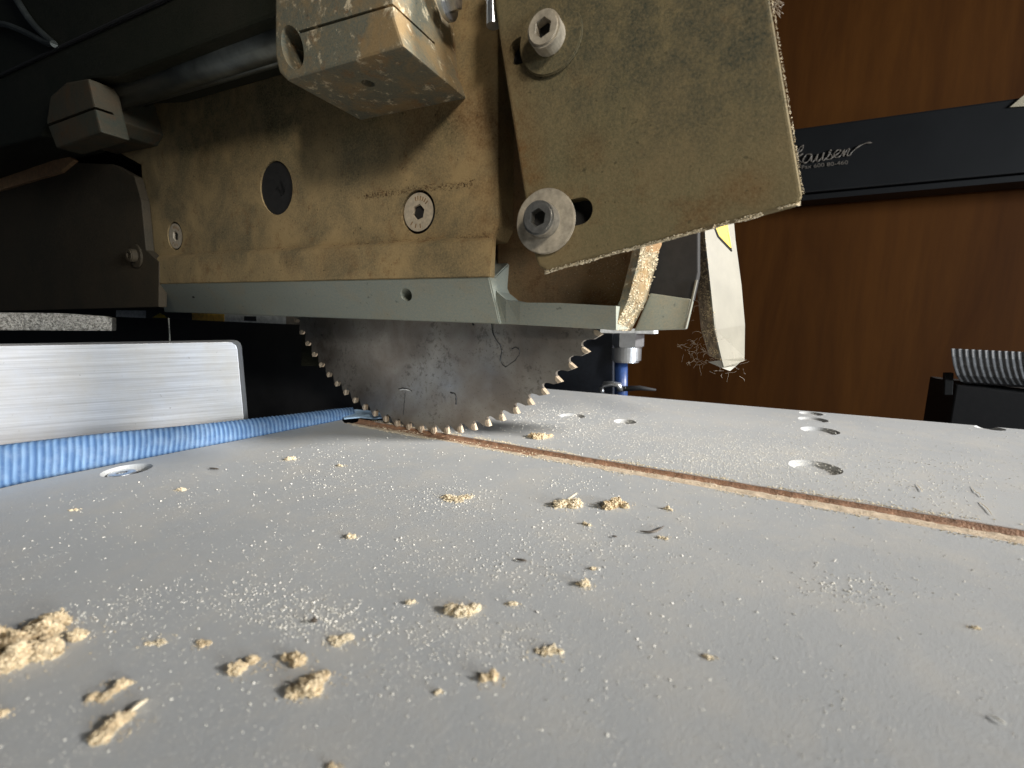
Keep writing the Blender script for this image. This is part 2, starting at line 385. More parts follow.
for i in range(NT):
    a=PH+i*2*math.pi/NT; st=2*math.pi/NT
    aa=(a+math.pi)%(2*math.pi)-math.pi
    if abs(aa)>math.radians(66): continue
    if t0 is None:
        bt=bmesh.new(); w1=TK/2+.45
        pr2=[(st*.035,0),(-st*.15,-.7),(-st*.16,-2.2),(-st*.09,-3.4),(st*.0,-3.7)]
        f=[bt.verts.new(Vector(((BR+r)*math.sin(x),-w1,-(BR+r)*math.cos(x)))) for x,r in pr2]
        g=[bt.verts.new(Vector(((BR+r)*math.sin(x),w1,-(BR+r)*math.cos(x)))) for x,r in pr2]
        bt.faces.new(f); bt.faces.new(g[::-1])
        for k in range(5): bt.faces.new((f[k],g[k],g[(k+1)%5],f[(k+1)%5]))
        bmesh.ops.recalc_face_normals(bt,faces=bt.faces)
        for v in bt.verts: v.co*=SC
        tme=bpy.data.meshes.new('tooth'); bt.to_mesh(tme); bt.free(); tme.materials.append(M['tooth']); t0=tme
    o=bpy.data.objects.new('tooth',t0); COL.objects.link(o); o.parent=bl_o
    # local frame: x=ub, y=-nb, z=Z
    mt=Matrix((ub,-nb,Z)).transposed().to_4x4(); mt=Matrix.Translation(BC*SC)@mt@Matrix.Rotation(-a,4,'Y')
    o.matrix_parent_inverse=Matrix.Translation(-parent_world(bl_o)); o.matrix_basis=mt
# resin streaks on the blade
def streak(px,r,name='resin_streak',mat='ink'):
    bmm=bmesh.new(); P=[BV(x+U(-.4,.4),y+U(-.4,.4),TK/2+.12) for x,y in smooth_pts(px,5)]
    tube(bmm,P,[r*U(.6,1.4) for _ in P],5); return link(name,bmm,mat,bl_o)
for pl_,r_ in (([(491,322),(494,335),(500,345),(502,350)],.32),([(502,350),(501,362),(506,367)],.32),([(506,367),(515,360),(520,352),(516,347),(512,349)],.3),([(470,320),(474,325)],.4),
               ([(399,389),(405,388),(412,391)],.28),([(405,392),(404,404),(403,416)],.14),([(450,392),(456,395),(456,404)],.4)):
    streak(pl_,r_)
streak([(400,390),(406,389.5),(411,391)],.22,'chip_scratch','labelwhite')
# main casting
cast=mprism('main_casting',[(141,165),(146,256),(168,262),(492,238),(498,225),(498,-80),(60,-80),(60,120)],22,34,'cast',.8)
holes=[]
def mhole(o,x,y,V,rx,deep,sx=1.0,seg=40,r2=None,ax=None):
    p=MV(x,y,V); cut(o,cyl(bmesh.new(),p-nm*deep,nm if ax is None else ax,rx if r2 is None else r2,deep+.8,seg,r2=rx,sx=sx))
    return p
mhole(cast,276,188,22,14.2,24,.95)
bm=bmesh.new(); cyl(bm,MV(276,188,22)-nm*1.6,nm,14.0,.8,40,sx=.95); link('hole_shade',bm,'black',saw)  # black disc just below the surface stands in for the hole's shade
# bush inside the large hole
p=MV(284,190,19); bm=bmesh.new(); cyl(bm,p+nm*1.2,nm,4.5,1.0,32,bevel=.5); bush=link('bush',bm,'black',saw)
# scribed stain line above the screw
bm=bmesh.new(); P=[MV(x,y,22.05) for x,y in smooth_pts([(366,196),(385,194),(410,190),(440,187),(472,183)],8)]
for p in P:
    for k in range(16): grain(bm,p+um*U(-1.2,1.2)+wm*random.gauss(0,.8),U(.1,.3),.3)
link('dirt_line',bm,'grime',cast)
# countersunk screws in the casting
def csk(x,y,V,r,o,label):
    p=mhole(o,x,y,V,r*1.14,2.2); bb=bmesh.new(); cyl(bb,p-nm*2.15,nm,r*1.13,.2,40); link('screw_gap_shade',bb,'black',saw)  # black disc paints the shadow gap around the screw head
    bm=bmesh.new(); cyl(bm,p-nm*1.9,nm,r*.62,1.6,40,r2=r); so=link('countersunk_screw',bm,'screw',saw); so['label']=label
    cut(so,cyl(bmesh.new(),p-nm*1.6,nm,r*.42,3,6,twist=.3))
    bm=bmesh.new()
    for k in range(9):
        a=math.radians(40+k*13 if k<6 else 230+(k-6)*25); q=p-nm*.28+um*math.cos(a)*r*.72+wm*math.sin(a)*r*.72
        d=(um*math.cos(a)+wm*math.sin(a)); e=(-um*math.sin(a)+wm*math.cos(a))
        mkprism([q-d*r*.11-e*r*.03,q+d*r*.11-e*r*.03,q+d*r*.11+e*r*.03,q-d*r*.11+e*r*.03],nm*.08,bm=bm)
    link('stamped_mark',bm,'rusty',so)
    bm=bmesh.new(); cyl(bm,p-nm*1.75,nm,r*.41,.25,6,twist=.3); link('socket',bm,'black',so)
csk(418,212,22,8.4,cast,'large pale socket screw low on the casting')
csk(175,236,22,8.0,cast,'smaller dusty socket screw at the left end of the casting')
# skirt under the casting: stepped ledge, upright band, bevel and underside
bandL=[(146,256,22),(146,259.5,27),(160,284,27),(164,312,13)]
bandR=[(493,235,22),(493,239,27),(489,277,27),(500,324,13)]
A=[MV(*p) for p in bandL]; Bq=[MV(*p) for p in bandR]
def sect(P): return [P[2],P[3],P[3]-nm*26,P[3]-nm*26+wm*38,P[2]-nm*5+wm*.5]
def sectu(P): return [P[0],P[1],P[2],P[2]-nm*5,P[0]-nm*3]
def loftm(A,B,bevel=.5,n=1):
    bm=bmesh.new(); a=[bm.verts.new(p) for p in A]; b=[bm.verts.new(p) for p in B]; k=len(A)
    bm.faces.new(a); bm.faces.new(b[::-1])
    for i in range(k): bm.faces.new((a[i],b[i],b[(i+1)%k],a[(i+1)%k]))
    bmesh.ops.recalc_face_normals(bm,faces=bm.faces)
    if bevel: bmesh.ops.bevel(bm,geom=list(bm.edges),offset=bevel,segments=2,affect='EDGES')
    return bm
skirt=link('lower_skirt',loftm(sect(A),sect(Bq)),'skirt',saw)
link('casting_ledge',loftm(sectu(A),sectu(Bq),.4),'cast',saw)
# oval hole in the bevel
p=MV(409,295,20); cut(skirt,cyl(bmesh.new(),p-nm*12,nm,2.6,20,24,sx=1.5))
bm=bmesh.new(); p=MV(195,296,20); cyl(bm,p-nm*1.0,nm,1.3,2.2,16); link('plug',bm,'black',saw)
# right end of the casting with recessed pocket
rc=mprism('recessed_end',[(499,-80),(652,-80),(652,235),(639,262),(628,303),(614,327),(500,323),(497,290)],8,26,'rusty',.8)
lipA=[MV(x,y,V) for x,y,V in ((489,277,24),(500,324,12.9))]
# pocket lip in blue grey, curving up at its left end
P0=[(490,278),(497,292),(506,299.5),(520,302.5),(560,303),(616,306),(622,318),(612,329.5),(500,324.3),(491,324)]
bm=bmesh.new(); top=[MV(x,y,20) for x,y in P0[:6]]; bot=[MV(x,330-(616-x)*.055,11.5) for x,y in P0[:6]]
v1=[bm.verts.new(p) for p in top]; v2=[bm.verts.new(p) for p in bot]; v3=[bm.verts.new(p-nm*28) for p in bot]; v4=[bm.verts.new(p-nm*12.2) for p in top]
for i in range(5):
    for a_,b_ in ((v1,v2),(v2,v3),(v4,v1)): bm.faces.new((a_[i],a_[i+1],b_[i+1],b_[i]))
bm.faces.new((v1[0],v2[0],v3[0],v4[0])); bm.faces.new((v1[-1],v4[-1],v3[-1],v2[-1]))
for i in range(5): bm.faces.new((v4[i],v4[i+1],v3[i+1],v3[i]))
link('pocket_lip',bm,'skirt',saw)
# cast end cheek that turns back, crusted with sawdust
E0=[MV(x,y,V) for x,y,V in ((643,236,14),(638,262,14),(628,300,14),(614,330,11))]
E1=[MV(x,y,V) for x,y,V in ((662,236,-19),(657,262,-19),(647,300,-19),(631,331,-19))]
bm=bmesh.new(); a_=[bm.verts.new(p) for p in E0]; b_=[bm.verts.new(p) for p in E1]; c_=[bm.verts.new(p-um*3) for p in E0]; d_=[bm.verts.new(p-um*3) for p in E1]
for i in range(3):
    bm.faces.new((a_[i],a_[i+1],b_[i+1],b_[i])); bm.faces.new((c_[i],c_[i+1],d_[i+1],d_[i])); bm.faces.new((a_[i],a_[i+1],c_[i+1],c_[i])); bm.faces.new((b_[i],b_[i+1],d_[i+1],d_[i]))
bm.faces.new((a_[3],b_[3],d_[3],c_[3])); bm.faces.new((a_[0],b_[0],d_[0],c_[0]))
cheek=link('end_cheek',bm,'block',saw)
bm=bmesh.new()
for k in range(1500):
    t=U(0,1)**1.2; f=U(0,1); i=min(int(f*3),2); g=f*3-i
    pa=E0[i].lerp(E0[i+1],g); pb=E1[i].lerp(E1[i+1],g); p=pa.lerp(pb,t)
    if noise.noise(p*.25)+ (1-t)*.5-f*.2>.02: grain(bm,p+um*U(0,.5),U(.2,.6),.6,1.2)
for k in range(600):
    x=U(560,626); y=U(248,304)
    if U(560,640)<x: grain(bm,MV(x,y,8.1),U(.08,.2),.5,1.2)
tag(link('sawdust_crust',bm,'crumbpale',cheek),kind='stuff')
# dark deflector behind the right end
mprism('deflector',[(646,225),(698,225),(698,272),(692,300),(640,296)],-20,16,'black',.5)
df=mprism('deflector_skirt',[(650,293),(691,299),(684,329.5),(634,331)],-19,17,'skirt',.7)
bm=bmesh.new(); tube(bm,[MV(x,y,-18.6) for x,y in ((696.5,280),(692,300),(685,329))],.55,8); link('deflector_rim',bm,'white',df)
# guard plate
gp=mprism('guard_plate',[(489,-80),(494,0),(500,45),(523,189),(534,254),(538,266),(546,270.5),(560,266),(796,203),(801,200),(803,195),(770.5,0),(757,-80)],40,6.5,'plate',1.15,segs=3)
gp['label']='flat dusty guard plate with two slotted bolts'
def slot(x0,y0,x1,y1,r,o,V):
    a=MV(x0,y0,V); b=MV(x1,y1,V); d=(b-a).normalized(); s=d.cross(nm)
    pts=[]
    for k in range(13): 
        t=-math.pi/2+math.pi*k/12; pts.append(b+d*math.cos(t)*r+s*math.sin(t)*r+nm)
    for k in range(13):
        t=math.pi/2+math.pi*k/12; pts.append(a+d*math.cos(t)*r+s*math.sin(t)*r+nm)
    cut(o,mkprism(pts,-nm*8))
slot(548,219,580,211,4.4,gp,40); slot(519,51,548,38,4.2,gp,40)
def capbolt(x,y,V,rw,rh,hh,mw,mh,parent,label=None,tilt=None):
    ax=nm if tilt is None else tilt
    p=MV(x,y,V); bm=bmesh.new(); cyl(bm,p,ax,rh,hh,36,bevel=rh*.13)
    bo=link('cap_bolt',bm,mh,parent,False)
    if label: bo['label']=label
    cut(bo,cyl(bmesh.new(),p+ax*(hh-rh*.6),ax,rh*.55,rh,6,twist=.4))
    bm=bmesh.new(); cyl(bm,p-ax*.05,ax,rw,1.3,48,bevel=.3); wo=link('washer',bm,mw,bo)
    bm=bmesh.new(); cyl(bm,p+ax*(hh-rh*.62),ax,rh*.54,.15,6,twist=.4); link('socket_floor',bm,'black',bo)
    bm=bmesh.new()
    for k in range(60):
        a=U(0,6.28); grain(bm,p+ax*1.35+(um*math.cos(a)+wm*math.sin(a))*U(rh,rw),U(.08,.2),.5)
    return bo
capbolt(546,222,40.2,10.9,5.6,7.5,'washer','steel',saw,'lower bolt with bright washer beside its slot')
capbolt(551,40,40.2,10.9,5.5,7.0,'plate','washer',saw,'upper dusty bolt on the guard plate')
mprism('slot_light_block',[(512,-60),(560,-60),(572,195),(606,198),(600,228),(545,235),(530,190),(510,40)],35.5,28,'black',.5)  # black block added to darken the slots and stop light behind the plate
# dust fringe along plate lower edge and right edge
bm=bmesh.new()
for k in range(3200):
    x=U(545,800); y=270.5-(x-546)*.268; d=U(0,1)
    if noise.noise(Vector((x*.05,3,0)))>-.25: grain(bm,MV(x,y,40-5.5*d)-wm*U(-.2,.3+1.1*(noise.noise(Vector((x*.03,7,0)))+.5)),U(.1,.36),.6,1.2)
for k in range(420):
    y=U(-10,195); x=771.5+y*.162; grain(bm,MV(x,y,40-3.5*R())+um*U(-.1,.3),U(.06,.2),.6,1.3)
tag(link('dust_fringe',bm,'crumbpale',gp),kind='stuff')
# rust patch flakes near ledge
bm=bmesh.new()
for k in range(1500):
    x=U(190,490); y=258-(x-146)*.066+2-abs(random.gauss(0,2.2))
    if noise.noise(Vector((x*.03,1,0)))>-.05: grain(bm,MV(x,y,22.3+U(0,3)),U(.08,.26),.4,1.2)
tag(link('ledge_dust',bm,'grime',cast),kind='stuff')
# left side plate and its bolt
sp_=mprism('side_plate',[(-200,182),(60,162),(112,164),(134,176),(141,200),(146,250),(159,262),(158.5,307),(-200,316)],27.5,5,'side',.5)
capbolt(137,256,27.6,8,4.5,5,'side','side',saw,'dark bolt on the side plate')
mprism('tan_bracket',[(-200,205),(0,150),(40,132),(74,160),(60,172),(0,190),(-200,235)],30,3,'tan',.5)
# overhead arm
mprism('gap_dark_filler',[(-150,60),(180,60),(180,270),(-150,300)],8,6,'black',.5)  # black sheet added so the gap behind the side plate stays dark
mprism('motor_arm',[(-150,212),(0,147),(41,136),(60,100),(88,79),(117,76),(272,17),(300,4),(330,-120),(-150,-300)],58,32,'arm',1.5)
bm=bmesh.new(); tube(bm,[MV(x,y,58.6) for x,y in ((-140,145),(0,76),(60,48),(164,0),(200,-20))],1.0,8); link('arm_seam',bm,'black',saw)
bm=bmesh.new(); tube(bm,[MV(x,y,60) for x,y in smooth_pts([(-40,22),(0,24),(20,30),(45,42),(54,44)],6)],1.8,10); 
tube(bm,[MV(x,y,60) for x,y in smooth_pts([(6,-20),(20,5),(34,25),(54,44)],6)],1.8,10); link('arm_cable',bm,'rod',saw)
# guide rod
bm=bmesh.new(); tube(bm,[MV(300,32,46),MV(110,98,44)],7.0,32); link('guide_rod',bm,'rod',saw,True)
bm=bmesh.new(); tube(bm,[MV(300,52,40),MV(140,100,38)],3.0,24); link('lower_rod',bm,'rod',saw,True)
# clamp blocks
blk=mprism('clamp_block',[(275,12),(275,55),(279,72),(287,80.5),(404,46.5),(394,16),(386,-60),(275,-60)],60,38.5,'block',1.0)
pA=[(296,29),(391,1),(440,-14),(440,-11.5),(391,4),(296,32.5)]
cut(blk,mkprism([MV(x,y,61) for x,y in pA],-nm*24))
cut(blk,cyl(bmesh.new(),MV(290,46,61)-nm*14,nm,9.0,16,32,sx=.6))
p=MV(372,83,50); p=hit(368,84,MV(345,64,60)-wm*.0,wm); cut(blk,cyl(bmesh.new(),p-wm*3,wm,2.6,9,24))
# bolt on the block's right end
pe=hit(447,2,MV(404,46.5,60),um); bm=bmesh.new(); cyl(bm,pe-um*1,um,6.0,2.2,36,bevel=.3); cb=link('end_bolt',bm,'chrome',blk)
bm=bmesh.new(); cyl(bm,pe+um*.9,um,3.6,4,6,bevel=.3); link('bolt_head',bm,'steel',cb)
b2=mprism('clamp_block',[(50,96),(46,122),(56,148),(101,132),(94,104),(88,78),(66,82)],62,13,'clamp',1.2)
mprism('clamp_neck',[(66,92),(64,140),(104,130),(110,118),(100,84)],49,28,'clamp',1.0)
b2['label']='small dark clamp block at the far left'
cut(b2,mkprism([MV(x,y,63) for x,y in [(40,125),(94,105),(130,92),(130,95),(94,108),(40,128)]],-nm*9))
bm=bmesh.new(); tube(bm,[MV(493,-30,36),MV(493,26,36)],[2.4,2.4],16); link('spring_pin',bm,'chrome',saw)
# ------------------------------------------------------------------ chute right of the blade
ch=thing('chip_chute','white painted sheet chute with a yellow sticker hanging right of the blade housing','chute',MV(715,366,-45))
def rows(rs,Vs):
    bm=bmesh.new(); G=[[bm.verts.new(MV(x,y,v)) for (x,y),v in zip(r,Vs)] for r in rs]
    n=len(Vs)
    for i in range(len(G)-1):
        for k in range(n): bm.faces.new((G[i][k],G[i][(k+1)%n],G[i+1][(k+1)%n],G[i+1][k]))
    bm.faces.new(G[0]); bm.faces.new(G[-1][::-1]); return bm
LV=-34; RV=-62
bright=[((703,200),(732,200)),((705.5,240),(735.5,240)),((711,290),(741.5,285)),((715,330),(745,325)),((722,360),(744.5,357)),((724,367),(744,361))]
bm=rows([[a,b,(b[0]-1.6,b[1]),(a[0]-1.6,a[1])] for a,b in bright],[LV,RV,RV-2,LV-2]); bw=link('white_face',bm,'white',ch)
side=[((688,200),(705,200)),((693,240),(706,240)),((698,290),(711.5,290)),((702,330),(716,330)),((710,356),(722,361))]
bm=rows([[a,b,(b[0]-1,b[1]),(a[0]-1,a[1])] for a,b in side],[-50,LV-.6,LV-3,-53]); ds=link('dusty_side',bm,'ductside',ch)
# curled tip
bm=bmesh.new(); mkprism([MV(708,362,-48),MV(722,360,LV),MV(744,359,-60),MV(736,366,-54),MV(730,371,-48),MV(722,368,-44)],-nm*1.2,bm=bm); link('bent_tip',bm,'white',ch)
# sticker: triangle with a dark rim on the white face
def chf(x,y): 
    # plane of the white face
    a=MV(705.5,240,LV); b=MV(735.5,240,RV); c=MV(715,330,LV); n=(b-a).cross(c-a).normalized()
    if n.dot(CAM-a)<0: n=-n
    return hit(x,y,a+n*.35,n),n
tri=[(714,224),(727,222),(731.5,249),(719,236)]
P=[chf(x,y) for x,y in tri]; st_=link('warning_sticker',mkprism([p for p,_ in P],P[0][1]*.15),'yellow',ch)
bm=bmesh.new(); tube(bm,[chf(x,y)[0] for x,y in ((713,224),(718,236),(731.5,251),(727,231))],.35,6); link('sticker_border',bm,'ink',st_)
bm=bmesh.new()
for k in range(900):
    f=R(); i=min(int(f*4),3); g=f*4-i; a=[side[i][0][j]*(1-g)+side[i+1][0][j]*g for j in (0,1)]; b=[side[i][1][j]*(1-g)+side[i+1][1][j]*g for j in (0,1)]
    t=R(); x=a[0]*(1-t)+b[0]*t; y=a[1]*(1-t)+b[1]*t; v=-50+(16)*t
    if noise.noise(Vector((x*.12,y*.12,0)))>-.1: grain(bm,MV(x,y,v)+nm*U(.2,.8),U(.15,.5),.7,1.3)
tag(link('caked_dust',bm,'crumb',ds),kind='stuff')
bm=bmesh.new()
for k in range(110):
    x0,y0=random.choice(((690,352),(705,362),(722,366),(735,364),(700,340),(712,330),(690,300)))
    x0+=random.gauss(0,7); y0+=random.gauss(0,5); a=U(0,6.28); L=U(3,13); v=U(-50,-38); P=[]
    for j in range(6):
        P.append(MV(x0,y0,v)); x0+=math.cos(a)*L/5; y0+=math.sin(a)*L/5+.3; a+=U(-.7,.7)
    tube(bm,P,.045,3)
tag(link('dust_fibres',bm,'fluff',ch),kind='stuff')
# fibres at the plate's upper right edge
bm=bmesh.new()
for k in range(22):
    x0,y0=775+U(-3,3),U(-4,12); a=U(-.5,1.8); P=[]
    for j in range(5):
        P.append(MV(x0,y0,39)); x0+=math.cos(a)*2; y0+=math.sin(a)*2; a+=U(-.6,.6)
    tube(bm,P,.06,3)
tag(link('dust_fibres',bm,'fluff',gp),kind='stuff')
# ------------------------------------------------------------------ post with nuts beyond the table
NP=tab(620,391); nn=nb
def PV(x,y,d=0): return hit(x,y,NP-nn*d,nn)
po=thing('leveling_post','blue post topped by zinc nuts standing just behind the table edge','post',PV(620,392,12))
pxm=(PV(630,370,8)-PV(620,370,8)).length/10
bm=bmesh.new(); a=PV(621,362,12); b=PV(621,420,12); tube(bm,[a,b],6.5*pxm,24); link('post_body',bm,'blue',po,True)
bm=bmesh.new(); a=PV(626,362,12); cyl(bm,a,Z,14.5*pxm,16*pxm,32,bevel=2*pxm); link('cap_nut',bm,'chrome',po)
bm=bmesh.new(); a=PV(628,347,12); cyl(bm,a,Z,15*pxm,14*pxm,6,twist=.2,bevel=1*pxm); link('hex_nut',bm,'chrome',po)
bm=bmesh.new(); mkprism([PV(600,333,4),PV(654,334,4),PV(654,329,4),PV(600,329,4)],-nn*16,.4,bm=bm); link('cross_plate',bm,'labelwhite',po)
cl=thing('small_clamp','small grey metal clamp at the foot of the blue post','clamp',PV(606,391,4))
bm=bmesh.new(); P=[PV(x,y,1.5) for x,y in ((602,394),(601,388),(604,384.5),(612,384),(619,385),(620,391))]
tube(bm,P,3.0*pxm,10); link('jaw',bm,'chrome',cl,True)
bm=bmesh.new(); tube(bm,[PV(620,389,4),PV(640,388,6),PV(656,390,8)],[2.8*pxm,2.4*pxm,1.0*pxm],10); link('lever',bm,'dark',cl,True)
nv=thing('cover','dark navy machine cover standing behind the blade and the table edge','machine cover',PV(560,420,30))
link('cover_panel',mkprism([PV(x,y,24) for x,y in ((480,150),(613,150),(613,470),(480,470))],-nn*50,1),'navy',nv)
# ------------------------------------------------------------------ black panel for the dark void behind the belt
bed=thing('dark_void','black panel standing in for the dark gap behind the fence and blade','dark panel',tab(300,405,-20))
link('void_panel',mkprism([MV(500,420,-75)+um*a+Z*z for a,z in ((-2500,160),(0,160),(0,-120),(-2500,-120))],-nm*20,1),'dark',bed)  # stands in for an unlit void, black so that it stays dark
bm=bmesh.new(); mkprism([MV(302,333,-30),MV(345,333,-30),MV(345,366,-30),MV(301,366,-30)],-nm*2,bm=bm); link('grey_web',bm,'arm',bed)
m,nt,b=new_mat('knurled_steel'); co=coords(nt); s=nz(nt,co,.9,5,.8)
nt.links.new(mix(nt,ramp(nt,s,.4,.62),(.10,.09,.075),(.52,.48,.41)),b.inputs['Base Color']); b.inputs['Metallic'].default_value=.7; b.inputs['Roughness'].default_value=.4; bump(nt,b,s,.8,.0006)
M['knurl']=m
# warning label strip seen under the housing
ls=thing('label_strip','thin strip with a black and yellow warning label beneath the saw housing','label',MV(200,320,-16))
def seg(name,x0,x1,mat,dv=0,par=ls,ins=0):
    def yy(x,top): return (313.2+(x-118)*.012+ins) if top else (316.8+(x-118)*.043-ins)
    return link(name,mkprism([MV(x0,yy(x0,1)-3*(ins==0),-16+dv),MV(x1,yy(x1,1)-3*(ins==0),-16+dv),MV(x1,yy(x1,0),-16+dv),MV(x0,yy(x0,0),-16+dv)],-nm*(.8 if dv==0 else .25)),mat,par)
seg('strip_body',116,304,'labelwhite'); seg('black_field',146,192,'ink',.3); seg('orange_field',192,224,'orange',.3); seg('tan_end',286,304,'letter',.3)
s_=link('warning_triangle',mkprism([MV(152,317.6,-15.3),MV(160,312.8,-15.3),MV(168,318.2,-15.3)],-nm*.2),'yellow',ls)
seg('printed_line',244,256,'ink',.3,ls,1.5)
bm=bmesh.new(); tube(bm,[MV(168.5,318,-10),MV(170,346,-10)],.65,10); pn=link('thin_pin',bm,'rod'); tag(pn,'thin grey vertical pin standing behind the aluminium fence','pin')
# ------------------------------------------------------------------ aluminium fence
f0=tab(-260,466); f1=tab(0,452); f2=tab(244.5,428)
fdv=(f2-f1).normalized(); fn=Vector((fdv.y,-fdv.x,0))
if fn.y>0: fn=-fn
ang=math.atan2(fdv.y,fdv.x); M['alu']=brushed('brushed_aluminium',ang)
ht=hit(120,344,f1,fn).z; print('FENCE h',ht)
e=f2; s=f1-fdv*220
prof=[(0,-25),(0,ht-3),(.3,ht-1.5),(1.0,ht-.6),(2.5,ht),(30,ht),(30,-25)]
pts=[s+Z*-25,s+Z*ht]
Lf=(e-s).length
outline=[(0,-25),(0,ht),(Lf-4,ht),(Lf-2.2,ht-.4),(Lf-.6,ht-1.8),(Lf,ht-4),(Lf,-25)]
bm=mkprism([s+fdv*a+Z*z for a,z in outline],-fn*32,.2,2)
fe=link('fence',bm,'alu'); tag(fe,'brushed aluminium fence profile standing behind the blue ribbed belt','fence')
kb=thing('knurled_bar','silver rough textured bar above the fence at far left','bar',hit(0,330,f1-fn*45,fn))
bm=mkprism([hit(x,y,f1-fn*45,fn) for x,y in ((-200,310),(60,313),(104,316),(112,318),(112,331),(-200,329.5))],-fn*8,.6)
link('bar_body',bm,'knurl',kb)
# ------------------------------------------------------------------ blue ribbed belt
botp=[(-260,560),(-120,519),(0,488.5),(60,475.5),(120,463.5),(180,451.5),(240,440),(290,430),(335,421),(356,416.5)]
topp=[(-260,484),(-120,462),(0,445),(60,438),(120,431.5),(180,426),(235,420.5),(285,415.5),(330,410.5),(352,408.5)]
back=[5,5,6,6.5,7,8,9,10,11,11]
NPp=[]
for (bx,by),(tx,ty),d in zip(botp,topp,back):
    b0=tab(bx,by,.2); n_=Vector((fn.x,fn.y,0)); t_=hit(tx,ty,b0-n_*d,n_); NPp.append(tuple(b0)+tuple(t_))
NPp=smooth_pts(NPp,40)
# resample by arc length
acc=[0]
for i in range(1,len(NPp)): acc.append(acc[-1]+(Vector(NPp[i][:3])-Vector(NPp[i-1][:3])).length)
tot=acc[-1]; nseg=int(tot/.22); per=2.05
bm=bmesh.new(); lay=bm.verts.layers.float.new('rib'); prev=None; j=0
for i in range(nseg+1):
    s=tot*i/nseg
    while j<len(acc)-2 and acc[j+1]<s: j+=1
    t=(s-acc[j])/max(1e-6,acc[j+1]-acc[j]); P=[NPp[j][k]*(1-t)+NPp[j+1][k]*t for k in range(6)]
    b0=Vector(P[:3]); t0_=Vector(P[3:]); hgt=(t0_-b0).length
    out=(fn*.8+Z*.45).normalized(); out=(out-(t0_-b0).normalized()*out.dot((t0_-b0).normalized())).normalized()
    ring=[]; K=14
    wob=.25*noise.noise(Vector((s*.08,0,0)))
    for k in range(K+1):
        v=k/K; bul=(.22*hgt+wob)*(4*v*(1-v))**.6
        ss=s+1.6*(v-.5)**2*4*.6
        rb=.5+.5*math.sin(2*math.pi*ss/per)
        fz=.12*noise.noise(Vector((s*.9,v*6,0))) 
        p=b0.lerp(t0_,v)+out*(bul+.42*rb*(1 if 0<k<K else .5)+fz*.5)
        vv=bm.verts.new(p); vv[lay]=max(0,min(1,rb**.8*(.75+.4*noise.noise(Vector((s*.4,v*3,5)))))); ring.append(vv)
    for v in (1,0):                       # back side closes the band
        p=b0.lerp(t0_,v)-out*.0+(-out)*1.2; vv=bm.verts.new(p if v else p+Z*.9); vv[lay]=.2; ring.append(vv)
    if prev:
        n=len(ring)
        for k in range(n): bm.faces.new((prev[k],prev[(k+1)%n],ring[(k+1)%n],ring[k]))
    else: bm.faces.new(ring)
    prev=ring
bm.faces.new(prev[::-1])
bt=thing('ribbed_belt','pale blue ribbed webbing belt lying twisted along the table edge towards the blade','belt',tab(120,463))
link('webbing',bm,'belt',bt,True)
# flattened frayed end reaching to the blade
bm=bmesh.new(); P=[tab(x,y,z) for x,y,z in ((340,412,1.8),(356,410.5,2.2),(372,412,1.6),(384,415,.9),(386,418,.5),(374,419.5,.4),(360,418,.6),(344,419.5,.5))]
mkprism(P,Z*.9,.2,bm=bm); link('frayed_end',bm,plain('pale_blue_end',(.35,.5,.66),.7),bt)
# ------------------------------------------------------------------ wall, rail, things at the right
def WV(x,y,d): return hit(x,y,KP-nb*d,nb)
wd=560
wl=link('wall',mkprism([KP-nb*wd+ub*a+Z*z for a,z in ((-1500,-500),(1600,-500),(1600,900),(-1500,900))],-nb*20),'wood'); tag(wl,kind='structure')
rl=thing('wall_rail','long black rail with pale script lettering fixed across the brown wood wall','rail',WV(900,190,520))
link('rail_body',mkprism([WV(x,y,510) for x,y in ((600,156),(790,129.5),(1024,97),(1300,58),(1300,145),(1024,172.5),(803,193),(600,211))],-nb*40,2),'rail',rl)
link('rail_flange',mkprism([WV(x,y,514) for x,y in ((600,214),(803,195),(1024,174.5),(1300,148),(1300,157),(1024,181),(803,200.5),(600,220))],-nb*34,.8),'railgap',rl)
bm=mkprism([WV(x,y,508) for x,y in ((1010,107),(1030,90),(1060,85),(1060,104))],-nb*3); link('torn_label',bm,'crumbpale',rl)
strokes=[ [(786,160),(796,154),(802,150),(803,146),(799,149),(796,158),(795,164)],[(803,154),(797,158),(799,161),(802,163)],
 [(812,156),(807,155),(803,160),(804,163.5),(808,162),(812,156.5),(811,161),(812,163),(815,161)],
 [(815,161),(818,155),(816,161),(818,162.5),(822,158),(824,154),(822,160),(823,162),(827,159)],
 [(827,159),(831,153),(830,152.5),(829,155),(832,158),(830,161),(826,161)],[(830,161),(835,157.5)],
 [(835,157.5),(839,155),(840,152.5),(837,152.5),(834,156),(835,159.5),(839,159),(842,156.5)],
 [(842,156.5),(844.5,152),(843,159)],[(843,158.5),(847,152.5),(849,152.5),(847,157.5),(849,158.5),(852,155),(858,150),(866,146.8),(872,146.8)]]
bm=bmesh.new()
for s in strokes:
    P=[WV(x,y-.5-(x-803)*.05,508.6) for x,y in smooth_pts(s,5)]; tube(bm,P,[.75+.3*math.sin(i*.9) for i in range(len(P))],6)
link('script_lettering',bm,'letter',rl)
